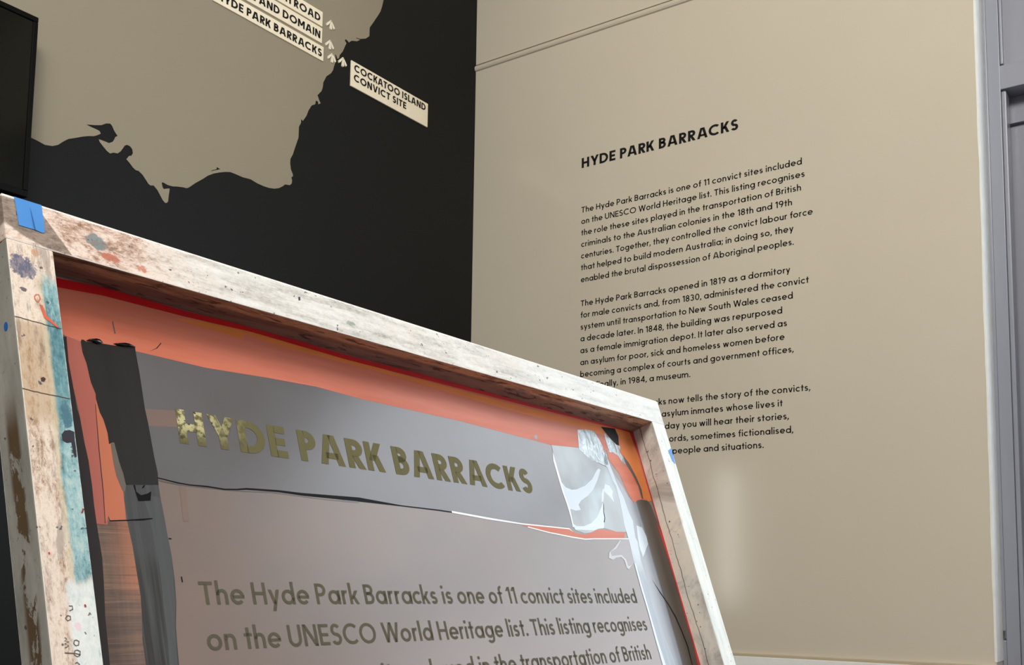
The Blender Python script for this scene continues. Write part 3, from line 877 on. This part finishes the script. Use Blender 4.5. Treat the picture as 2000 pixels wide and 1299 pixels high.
# left stile front: pink-cream crust with a turquoise run along its inner edge, white at the foot
g, grain, blot, blot2, speck, scr = bar_paint('stained_stile_front', 'z')
fine = g.noise(140, (1.5, 1, 0.7), 8, 0.8, (2, 2, 2), 0.25)
tone = g.math('ADD', g.math('ADD', g.math('MULTIPLY', grain, 0.25), g.math('MULTIPLY', blot, 0.25)), g.math('MULTIPLY', fine, 0.5))
crust = g.ramp(tone, [(0.36, s2l(104, 84, 70)), (0.43, s2l(188, 160, 138)), (0.485, s2l(232, 212, 196)), (0.54, s2l(244, 230, 216)), (0.60, s2l(222, 194, 166)), (0.67, s2l(160, 132, 106))])
tanz = g.math('MULTIPLY', g.step(g.axis(2), 0.508 + DZ, 0.500 + DZ), g.step(g.axis(2), 0.395 + DZ, 0.420 + DZ))
c = g.mix(g.math('MULTIPLY', tanz, 0.55), crust, s2l(178, 142, 92))
drk = g.noise(24, (2.2, 1, 0.6), 6, 0.7, (7, 1, 3), 0.4)
c = g.mix(g.math('MULTIPLY', g.step(drk, 0.55, 0.64), 0.5), c, s2l(120, 104, 98))
teal = g.ramp(g.math('ADD', g.math('ADD', g.math('MULTIPLY', grain, 0.3), g.math('MULTIPLY', blot2, 0.3)), g.math('MULTIPLY', fine, 0.4)),
              [(0.38, s2l(52, 92, 104)), (0.45, s2l(104, 148, 156)), (0.52, s2l(158, 196, 200)), (0.60, s2l(200, 218, 212))])
dkt = g.math('MULTIPLY', g.step(g.axis(2), 0.40 + DZ, 0.43 + DZ), g.step(g.axis(2), 0.51 + DZ, 0.49 + DZ))
teal = g.mix(g.math('MULTIPLY', dkt, 0.5), teal, s2l(62, 122, 134))
edge = g.math('ADD', g.axis(0), g.math('MULTIPLY', g.math('SUBTRACT', g.noise(30, (1, 1, 0.4), 5, 0.6), 0.5), 0.014))
edge2 = g.math('ADD', g.axis(2), g.math('MULTIPLY', g.math('SUBTRACT', blot2, 0.5), 0.05))
fx = g.step(edge, 0.4855 + DX, 0.4895 + DX)
cream = g.math('MULTIPLY', g.step(edge, 0.4815 + DX, 0.4845 + DX), 0.55)
fz = g.math('MULTIPLY', g.step(edge2, 0.258 + DZ, 0.268 + DZ), g.step(edge2, 0.565 + DZ, 0.545 + DZ))
c = g.mix(g.math('MULTIPLY', cream, fz), c, s2l(214, 206, 176))
c = g.mix(g.math('MULTIPLY', fx, fz), c, teal)
foot = g.ramp(g.math('ADD', g.math('MULTIPLY', blot2, 0.5), g.math('MULTIPLY', fine, 0.5)), [(0.38, s2l(150, 186, 186)), (0.46, s2l(222, 232, 230)), (0.58, s2l(244, 246, 244)), (0.68, s2l(216, 206, 198))])
fz2 = g.math('MULTIPLY', g.step(edge2, 0.268 + DZ, 0.258 + DZ), g.step(edge, 0.474 + DX, 0.480 + DX))
c = g.mix(fz2, c, foot)
for key, rgb, k in (('navy_patch', (70, 78, 116), 0.9), ('orange_mark', (206, 156, 116), 0.8), ('lime_mark', (226, 224, 186), 0.9),
                    ('teal_b', (54, 104, 124), 0.85), ('pink', (250, 208, 220), 0.7)):
    c = g.mix(g.math('MULTIPLY', g.math('MULTIPLY', blob(g, key, 0.85), k), g.math('ADD', 0.66, g.math('MULTIPLY', g.step(fine, 0.42, 0.52), 0.34))), c, s2l(*rgb))
wear_glint = g.math('MAXIMUM', g.step(g.math('ADD', g.axis(0), g.math('MULTIPLY', fine, 0.003)), 0.4620 + DX, 0.4612 + DX), g.step(g.math('ADD', g.axis(0), g.math('MULTIPLY', fine, 0.003)), 0.5030 + DX, 0.5038 + DX))  # bright highlights on both long edges, put into the stile's colour
c = g.mix(g.math('MULTIPLY', wear_glint, 0.8), c, s2l(246, 242, 232))
M_STILE = finish(g, c, speck, scr, grain)

# right stile front: whitewash
g, grain, blot, blot2, speck, scr = bar_paint('whitewashed_stile_front', 'z')
c = g.ramp(grain, [(0.30, s2l(196, 206, 202)), (0.46, s2l(232, 238, 234)), (0.70, s2l(246, 248, 246))])
c = g.mix(g.math('MULTIPLY', g.step(blot, 0.54, 0.66), 0.4), c, s2l(226, 222, 206))
M_RSTILE = finish(g, c, speck, scr, grain)

# outer sides: bare weathered grey with a brown drip line
g, grain, blot, blot2, speck, scr = bar_paint('weathered_grey_side', 'z')
c = g.ramp(grain, [(0.3, s2l(136, 136, 128)), (0.7, s2l(182, 180, 172))])
drip = g.noise(34, (1, 1.2, 0.5), 8, 0.72, (2, 0.3, 1.4), 0.4)
mid = g.math('MULTIPLY', g.step(g.axis(1), -0.035, -0.029), g.step(g.axis(1), -0.010, -0.017))
c = g.mix(g.math('MULTIPLY', g.math('MULTIPLY', g.step(drip, 0.475, 0.50), mid), g.step(g.axis(2), 0.45 + DZ, 0.40 + DZ)), c, s2l(98, 80, 58))
M_SIDE = finish(g, c, speck, scr, grain)

# underside of the top rail: red-brown varnish with black smears
g, grain, blot, blot2, speck, scr = bar_paint('brown_varnished_underside', 'x')
c = g.ramp(g.noise(18, (0.4, 2.2, 1), 6, 0.7, warp=0.8), [(0.36, s2l(98, 80, 76)), (0.44, s2l(182, 146, 122)), (0.54, s2l(226, 184, 150)), (0.62, s2l(208, 172, 152)), (0.70, s2l(156, 134, 132))])
lowr = g.step(g.math('ADD', g.axis(1), g.math('MULTIPLY', blot, 0.02)), -0.018, -0.010)
c = g.mix(g.math('MULTIPLY', lowr, 0.75), c, s2l(116, 98, 100))
left_dark = g.step(g.math('ADD', g.axis(0), g.math('MULTIPLY', blot2, 0.3)), 0.1, -0.35)  # underside colour darkens towards its left end
c = g.mix(g.math('MULTIPLY', left_dark, 0.4), c, s2l(70, 56, 52))
c = g.mix(g.math('MULTIPLY', g.step(g.noise(30, (0.5, 3, 1), 5, 0.65, (1, 2, 3), 1.5), 0.56, 0.62), 0.75), c, s2l(40, 32, 34))
M_UNDER = g.done(c)

# inner side of the right stile: grey-tan with dark cracks
g, grain, blot, blot2, speck, scr = bar_paint('grey_tan_inner_side', 'z')
c = g.ramp(blot, [(0.34, s2l(176, 171, 164)), (0.5, s2l(226, 221, 212)), (0.62, s2l(240, 228, 212)), (0.72, s2l(196, 193, 188))])
crk = g.math('ABSOLUTE', g.math('ADD', g.axis(1), g.math('ADD', 0.016, g.math('MULTIPLY', g.math('SUBTRACT', g.noise(9, (1, 1, 1), 3), 0.5), 0.022))))
c = g.mix(g.math('MULTIPLY', g.step(crk, 0.0011, 0.0004), 0.8), c, s2l(60, 58, 56))
M_INNER = finish(g, c, speck, scr, grain)


def bar(name, u0, u1, v0, v1, mats, label=None):
    """one timber; faces take slot 0 front/back, 1 outer, 2 inner by the way they face"""
    bm = bmesh.new()
    box(bm, (u0 + DX, -T, v0 + DZ), (u1 + DX, 0.0, v1 + DZ), 0.0014, 2)
    long_u = (u1 - u0) > (v1 - v0)
    for fc in bm.faces:
        n = fc.normal
        if abs(n.y) > 0.75:
            fc.material_index = 0
        else:
            q = n.z if long_u else n.x
            cen = ((v0 + v1) / 2 > 0) if long_u else ((u0 + u1) / 2 > UC)
            outward = q > 0.3 if cen else q < -0.3
            inward = q < -0.3 if cen else q > 0.3
            fc.material_index = 1 if outward else 2 if inward else 0
    if name == 'top_rail':          # the old timber is a touch out of true: its lower back arris rises to the left
        for v in bm.verts:
            if v.co.y > -0.01 and v.co.z < 0.60 + DZ:
                v.co.z += 0.0065 - 0.0095 * (v.co.x + 0.60) / 1.2
    o = obj(name, bm, mats, fr)
    if label:
        o['label'] = label
    return o


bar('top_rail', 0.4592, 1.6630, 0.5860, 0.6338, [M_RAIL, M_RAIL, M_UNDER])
ls = bar('left_stile', 0.4592, 0.5025, VB, 0.5862, [M_STILE, M_SIDE, M_UNDER], 'left stile with a turquoise paint run')
rs = bar('right_stile', 1.6172, 1.6625, VB, 0.5862, [M_RSTILE, M_RSTILE, M_INNER])
bar('bottom_rail', 0.5025, 1.6172, VB, VB + 0.045, [M_RAIL, M_RAIL, M_UNDER])


def on_mesh(layer):
    return lambda a, b, h: (a + DX, -0.00045 - 0.00005 * layer - h, b + DZ)


def on_bar(a, b, h):
    return (a + DX, -T - 0.0003 - h, b + DZ)


# the stretched mesh itself
g = G('mauve_screen_mesh', 0.26, 0.5)
n1 = g.noise(2.6, (1, 1, 1.6), 3, 0.5)
c = g.ramp(n1, [(0.3, s2l(110, 98, 92)), (0.5, s2l(120, 108, 103)), (0.7, s2l(132, 112, 102))])
pinkb = g.step(g.axis(2), 0.27 + DZ, 0.17 + DZ)
c = g.mix(g.math('MULTIPLY', pinkb, 0.35), c, s2l(142, 120, 110))
M_MESH = g.done(c)
bm = bmesh.new()
box(bm, (0.480 + DX, -0.0004, VB + 0.03 + DZ), (1.640 + DX, 0.0008, 0.606 + DZ))
obj('screen_mesh', bm, M_MESH, fr)


def film(name, rgb, rough=0.28, vary=0.04, scale=8, stretch=(1, 1, 1), spec=0.5):
    return plain(name, rgb, rough, vary, scale, spec, stretch)


g = G('coral_packing_tape', 0.34, 0.16)
sv = g.noise(9, (0.5, 1, 5), 4, 0.55)
c = g.ramp(sv, [(0.3, s2l(200, 108, 82)), (0.6, s2l(214, 124, 100)), (0.8, s2l(208, 118, 88))])
M_CORAL = g.done(c)
M_CORALP = film('pink_coral_tape', (176, 98, 86), 0.3, 0.03, 7, (3, 1, 0.4))
M_CORALO = film('orange_coral_tape', (194, 112, 82), 0.3, 0.03, 7, (3, 1, 0.4))
M_ORANGE = film('orange_tape_edge', (222, 128, 68), 0.34, 0.06, 10, (1, 1, 4), 0.2)
M_RED = film('red_varnish_line', (200, 20, 28), 0.3, 0.08, 14)
g = G('grey_emulsion', 0.22, 0.5)
c = g.ramp(g.noise(3.0, (1, 1, 1), 4, 0.5), [(0.3, s2l(90, 86, 86)), (0.6, s2l(102, 100, 104)), (0.8, s2l(99, 93, 92))])
M_EMUL = g.done(c)
M_MAUVE = film('mauve_stain', (124, 104, 96), 0.25, 0.03, 9)
M_BLACKTAPE = film('charcoal_plastic_tape', (38, 37, 35), 0.42, 0.09, 12, (5, 1, 0.35), 0.2)
g = G('grey_plastic_tape', 0.36, 0.25)
st = g.noise(22, (7, 1, 0.18), 5, 0.7)
c = g.ramp(st, [(0.34, s2l(46, 45, 44)), (0.5, s2l(61, 61, 60)), (0.66, s2l(84, 85, 85))])
c = g.mix(g.math('MULTIPLY', g.step(g.axis(2), 0.285 + DZ, 0.315 + DZ), 0.6), c, s2l(78, 80, 82))
M_GREYTAPE = g.done(c)
M_GREYLT = film('pale_grey_tape', (78, 80, 82), 0.34, 0.12, 14, (6, 1, 0.25), 0.3)
M_DARKEDGE = film('dark_plum_ink', (44, 38, 38), 0.4, 0.10, 10, (4, 1, 0.4), 0.25)
M_SMEAR = film('black_ink_smear', (14, 13, 14), 0.5, 0.05, 20, (1, 1, 1), 0.1)
M_BLACK = film('wet_black_ink', (12, 11, 12), 0.12, 0.04, 20)
M_LINE = film('ink_line', (16, 17, 21), 0.5, 0.05, 20, (1, 1, 1), 0.08)
M_GLINE = film('grey_ink_line', (92, 86, 84), 0.3, 0.05, 20)
g = G('clear_tape_patch', 0.18, 0.5)
M_CLEAR = g.done(g.ramp(g.noise(16, (1, 1, 0.8), 2, 0.4), [(0.36, s2l(132, 138, 142)), (0.55, s2l(144, 156, 162)), (0.7, s2l(168, 188, 198))]))
M_GLAZE = film('white_glaze', (192, 206, 218), 0.18, 0.02, 9)
g = G('crumpled_clear_tape', 0.16, 0.5)
wr = g.noise(42, (1.6, 1, 0.7), 3, 0.6, warp=1.2)
M_CRUMPLE = g.done(g.ramp(wr, [(0.36, s2l(128, 140, 146)), (0.48, s2l(170, 188, 198)), (0.54, s2l(206, 222, 230)), (0.62, s2l(160, 178, 188))]))
g.bump(wr, 0.5, 0.002)
g = G('lavender_clear_tape', 0.2, 0.5)
c = g.ramp(g.noise(10, (4, 1, 0.4), 4, 0.6), [(0.3, s2l(124, 128, 138)), (0.7, s2l(142, 148, 160))])
c = g.mix(g.step(g.axis(0), 1.551 + DX, 1.561 + DX), c, s2l(74, 64, 56))
M_LAV = g.done(c)
g = G('pale_blue_tape', 0.2, 0.5)
c = g.ramp(g.noise(16, (5, 1, 0.4), 4, 0.6), [(0.34, s2l(112, 124, 138)), (0.66, s2l(138, 150, 164))])
c = g.mix(g.math('MULTIPLY', g.step(g.math('ADD', g.axis(2), g.math('MULTIPLY', g.noise(30), 0.04)), 0.315 + DZ, 0.375 + DZ), 0.85), c, s2l(188, 202, 212))
M_STRIP = g.done(c)
M_BROWN = film('brown_tape', (74, 63, 54), 0.35, 0.06, 10, (4, 1, 0.3))
M_TAN = film('tan_sliver', (104, 96, 88), 0.3, 0.05, 12)
M_TORN = film('torn_clear_film', (122, 114, 113), 0.2, 0.03, 12)
M_TORNE = film('torn_film_edge', (168, 166, 172), 0.2, 0.03, 12)
M_EDGE = film('white_tape_edge', (236, 238, 240), 0.25, 0.02, 12)
# streaked translucent brown squeegee marks
g = G('streaked_brown_ink', 0.3, 0.45)
st = g.noise(20, (0.35, 1, 9), 5, 0.7)
vs = g.noise(14, (4, 1, 0.3), 4, 0.6)
c = g.ramp(g.math('ADD', g.math('MULTIPLY', st, 0.5), g.math('MULTIPLY', vs, 0.5)),
           [(0.36, s2l(72, 62, 58)), (0.48, s2l(104, 86, 78)), (0.58, s2l(128, 102, 88)), (0.70, s2l(156, 116, 96))])
dk = g.step(g.axis(0), 0.565 + DX, 0.535 + DX)
dk2 = g.step(g.axis(2), 0.30 + DZ, 0.23 + DZ)
c = g.mix(g.math('MULTIPLY', g.math('MULTIPLY', dk, dk2), 0.6), c, s2l(62, 52, 48))
org = g.math('MULTIPLY', g.step(g.math('ADD', g.axis(2), g.math('MULTIPLY', st, 0.05)), 0.275 + DZ, 0.31 + DZ), g.step(g.math('ADD', g.axis(0), g.math('MULTIPLY', vs, 0.02)), 0.555 + DX, 0.59 + DX))
c = g.mix(g.math('MULTIPLY', org, 0.75), c, s2l(184, 118, 88))
lin = g.noise(60, (0.12, 1, 9), 3, 0.6, (0, 0, 2))
c = g.mix(g.math('MULTIPLY', g.step(lin, 0.60, 0.66), 0.4), c, s2l(170, 146, 132))
c = g.mix(g.math('MULTIPLY', g.step(lin, 0.40, 0.34), 0.45), c, s2l(66, 55, 52))
M_STREAK = g.done(c)

PIECES = [   # shape, part name, material, layer
    ('emulsion', 'emulsion_panel', M_EMUL, 1, 'grey emulsion panel behind the gold heading'),
    ('mauve_patch', 'mauve_stain', M_MAUVE, 2, None),
    ('mauve_strip', 'tape_strip', M_MAUVE, 2, None),  # narrow mauve strip below the emulsion panel
    ('coral_top', 'coral_tape', M_CORAL, 3, 'coral orange tape along the top edge'),
    ('coral_left', 'coral_tape', M_CORALP, 4, 'pink coral tape strip at the left edge'),
    ('orange_left', 'orange_tape', M_CORALO, 5, None),
    ('coral_seam', 'tape_seam', M_DARKEDGE, 6, None),
    ('orange_edge', 'orange_tape', M_ORANGE, 4, None),
    ('dark_left', 'plum_ink_strip', M_DARKEDGE, 5, None),
    ('brown_streaks', 'squeegee_streaks', M_STREAK, 4, 'brown squeegee streaks beside the dark tape'),
    ('grey_tape', 'grey_tape', M_GREYTAPE, 5, None),
    ('grey_light', 'grey_tape', M_GREYLT, 6, None),
    ('dark_tape', 'black_tape', M_BLACKTAPE, 7, 'charcoal tape strip left of the heading'),
    ('sliver', 'tape_sliver', M_TAN, 8, None),
    ('smear', 'ink_smear', M_SMEAR, 8, None),
    ('smear_arc', 'ink_smear', M_SMEAR, 8, None),
    ('scratch', 'tape_seam', M_LINE, 8, None),
    ('grey_line', 'ink_line', M_GLINE, 3, None),
    ('ink_line', 'ink_line', M_LINE, 4, None),
    ('coral_gap', 'coral_tape', M_CORAL, 4, None),
    ('clear_square', 'clear_tape', M_CLEAR, 5, 'clear tape patch right of the heading'),
    ('white_a', 'glaze_smear', M_GLAZE, 6, None),
    ('white_b', 'glaze_smear', M_GLAZE, 6, None),
    ('white_c', 'glaze_smear', M_GLAZE, 6, None),
    ('white_d', 'glaze_smear', M_GLAZE, 6, None),
    ('crack', 'ink_line', M_LINE, 7, None),
    ('orange_corner', 'orange_tape', M_ORANGE, 5, None),
    ('brown_strip', 'brown_tape', M_BROWN, 6, 'brown tape strip beside the right stile'),
    ('lavender_tape', 'clear_tape', M_LAV, 7, None),
    ('strip', 'clear_tape', M_STRIP, 8, 'pale blue tape strip running down the right side'),
    ('strip_edge', 'tape_edge', M_GLAZE, 9, None),
    ('white_e', 'glaze_smear', M_GLAZE, 9, None),
    ('crumple', 'crumpled_tape', M_CRUMPLE, 8, None),
    ('clear_bit', 'crumpled_tape', M_CRUMPLE, 7, None),
    ('black_blob', 'ink_smear', M_SMEAR, 8, None),
    ('brown_streak', 'ink_smear', M_BROWN, 8, None),
    ('crease', 'tape_seam', M_LINE, 9, None),
    ('torn', 'torn_film', M_TORN, 5, None),
    ('torn_edge', 'film_edge', M_TORNE, 6, None),
    ('white_lineA', 'tape_edge', M_EDGE, 6, None),
    ('white_lineB', 'tape_edge', M_EDGE, 6, None),
    ('white_lineC', 'tape_edge', M_EDGE, 7, None),
    ('bit_a', 'film_scrap', M_EMUL, 6, None),
    ('hair_a', 'ink_mark', M_GLINE, 6, None),
    ('hair_b', 'ink_mark', M_LINE, 6, None),
    ('hair_c', 'ink_mark', M_LINE, 6, None),
    ('hair_d', 'ink_mark', M_DARKEDGE, 6, None),
    ('red_top', 'red_varnish', M_RED, 9, 'red varnish line under the top rail'),
    ('red_right', 'red_varnish', M_RED, 9, None)]
for key, name, mat, layer, lab in PIECES:
    bm = bmesh.new()
    prism(bm, pts(MESH_SHAPES[key]), on_mesh(layer), 0.0, 0.00002)
    o = obj(name, bm, mat, fr)
    if lab:
        o['label'] = lab
for key in ('bead_a', 'bead_b'):
    bm = bmesh.new()
    prism(bm, pts(MESH_SHAPES[key]), on_mesh(8), 0.0, 0.0022, inset=0.35)
    obj('ink_bead', bm, M_BLACK, fr, smooth=True)

# stencil lettering in the emulsion
g = G('gold_stencil_opening', 0.6, 0.12, 0.0)
fl = g.noise(150, (1, 1, 1), 4, 0.6)
wear_glint = g.math('MULTIPLY', g.step(g.axis(0), 0.745 + DX, 0.655 + DX), g.step(fl, 0.40, 0.56))  # metallic glints on the first letters, painted in as pale gold flakes
wear_glint = g.math('MULTIPLY', wear_glint, g.step(g.axis(2), 0.43 + DZ, 0.452 + DZ))
c = g.mix(wear_glint, s2l(104, 99, 66), s2l(200, 192, 146))
c = g.mix(g.math('MULTIPLY', g.step(g.noise(110, (1, 1, 1), 3, 0.6, (4, 2, 7)), 0.60, 0.64), g.step(g.axis(0), 0.75 + DX, 0.68 + DX)), c, s2l(74, 72, 52))
M_GOLD = g.done(c)
M_OLIVE = film('olive_stencil_opening', (92, 88, 72), 0.6, 0.05, 40, (1, 1, 1), 0.1)
bm = bmesh.new()
write(bm, HEADING, 0.225, 0.0388, 0.6425, 0.4285, on_mesh(7), 1.2494)
obj('heading', bm, M_GOLD, fr)['label'] = 'gold heading HYDE PARK BARRACKS on the screen'
bm = bmesh.new()
for i, v in enumerate((0.2578, 0.2120, 0.1650, 0.1185, 0.0720, 0.0255, -0.0210)):
    r = 2.6046 + LINES[i][2] / 1000
    write(bm, LINES[i][0], 0.150, 0.0235, 0.6385, v, on_mesh(4), r)
obj('paragraph', bm, M_OLIVE, fr)

# tape, splashes and pencil marks on the timber
M_BLUETAPE = film('blue_masking_tape', (76, 146, 222), 0.5, 0.03, 20)
STAINS = {
    'red_c': ('red_splash', (214, 104, 80)), 'red_dots': ('red_dot', (150, 44, 36)), 'red_dot2': ('red_dot', (176, 34, 34)),
    'red_dot3': ('red_dot', (214, 60, 80)), 'dot_a': ('dark_dot', (72, 48, 44)), 'knot': ('dark_drip', (44, 40, 52)), 'navy_spot': ('navy_dot', (44, 52, 84))}
rnd = random.Random(5)
for k, (name, rgb) in STAINS.items():
    bm = bmesh.new()
    prism(bm, pts(FRAME_SHAPES[k]), on_bar, -0.0002, 0.0)
    obj(name, bm, plain(name, rgb, 0.5, 0.10, 60, 0.4), fr if k == 'navy_spot' else ls)
bm = bmesh.new()
prism(bm, [(-0.0032 * math.cos(k * 0.52) - 0.0075, 0.0042 * math.sin(k * 0.52)) for k in range(12)],
      lambda a, b, h: (0.4592 + DX - h, a - 0.022, b + 0.5035 + DZ), 0.0, 0.0003)
obj('blue_dot', bm, plain('blue_paint_dot', (40, 110, 190), 0.5), ls)
for key in ('blue_tape', 'blue_tape_r'):
    bm = bmesh.new()
    prism(bm, [(min(a, 1.6622), min(b, 0.6335)) for a, b in pts(FRAME_SHAPES[key])], on_bar, -0.0001, 0.0003)
    o = obj('masking_tape', bm, M_BLUETAPE, fr)
    o['label'] = 'blue masking tape on the top left corner' if key == 'blue_tape' else 'blue masking tape scrap on the right stile'
bm = bmesh.new()
prism(bm, pts(FRAME_SHAPES['tape_crease']), on_bar, 0.0007, 0.0008)
obj('tape_crease', bm, plain('tape_crease', (40, 92, 160), 0.5), fr)
# scribbled marks and cracks
M_PENCIL = plain('pencil_graphite', (92, 76, 66), 0.5)
M_ORPEN = plain('orange_pencil', (222, 112, 84), 0.5)


def scribble(name, q, hw, mat):
    """a thin drawn line: one mitred ribbon on the timber"""
    bm = bmesh.new()
    n = len(q)
    rows = []
    for i, a in enumerate(q):
        p, r = q[max(i - 1, 0)], q[min(i + 1, n - 1)]
        d = Vector((r[0] - p[0], r[1] - p[1]))
        if d.length < 1e-6:
            d = Vector((1, 0))
        d.normalize()
        rows.append([bm.verts.new(on_bar(a[0] - d.y * hw, a[1] + d.x * hw, 0.0)), bm.verts.new(on_bar(a[0] + d.y * hw, a[1] - d.x * hw, 0.0))])
    for a, b in zip(rows[:-1], rows[1:]):
        bm.faces.new([a[0], a[1], b[1], b[0]])
    obj(name, bm, mat, ls)


for k, s in enumerate(PENCIL):
    last = k == len(PENCIL) - 1
    scribble('orange_loop' if last else 'pencil_mark', pts(s), 0.0005 if last else 0.0004, M_ORPEN if last else M_PENCIL)
M_CRACK = plain('dark_crack', (84, 66, 56), 0.7)
rnd = random.Random(11)
for v in (0.5065, 0.4365):
    q = [(0.459 + 0.0425 * i / 16, v - 0.0006 * i / 4 + rnd.uniform(-0.0004, 0.0004)) for i in range(17)]
    scribble('paint_crack', q, 0.00035, M_CRACK)
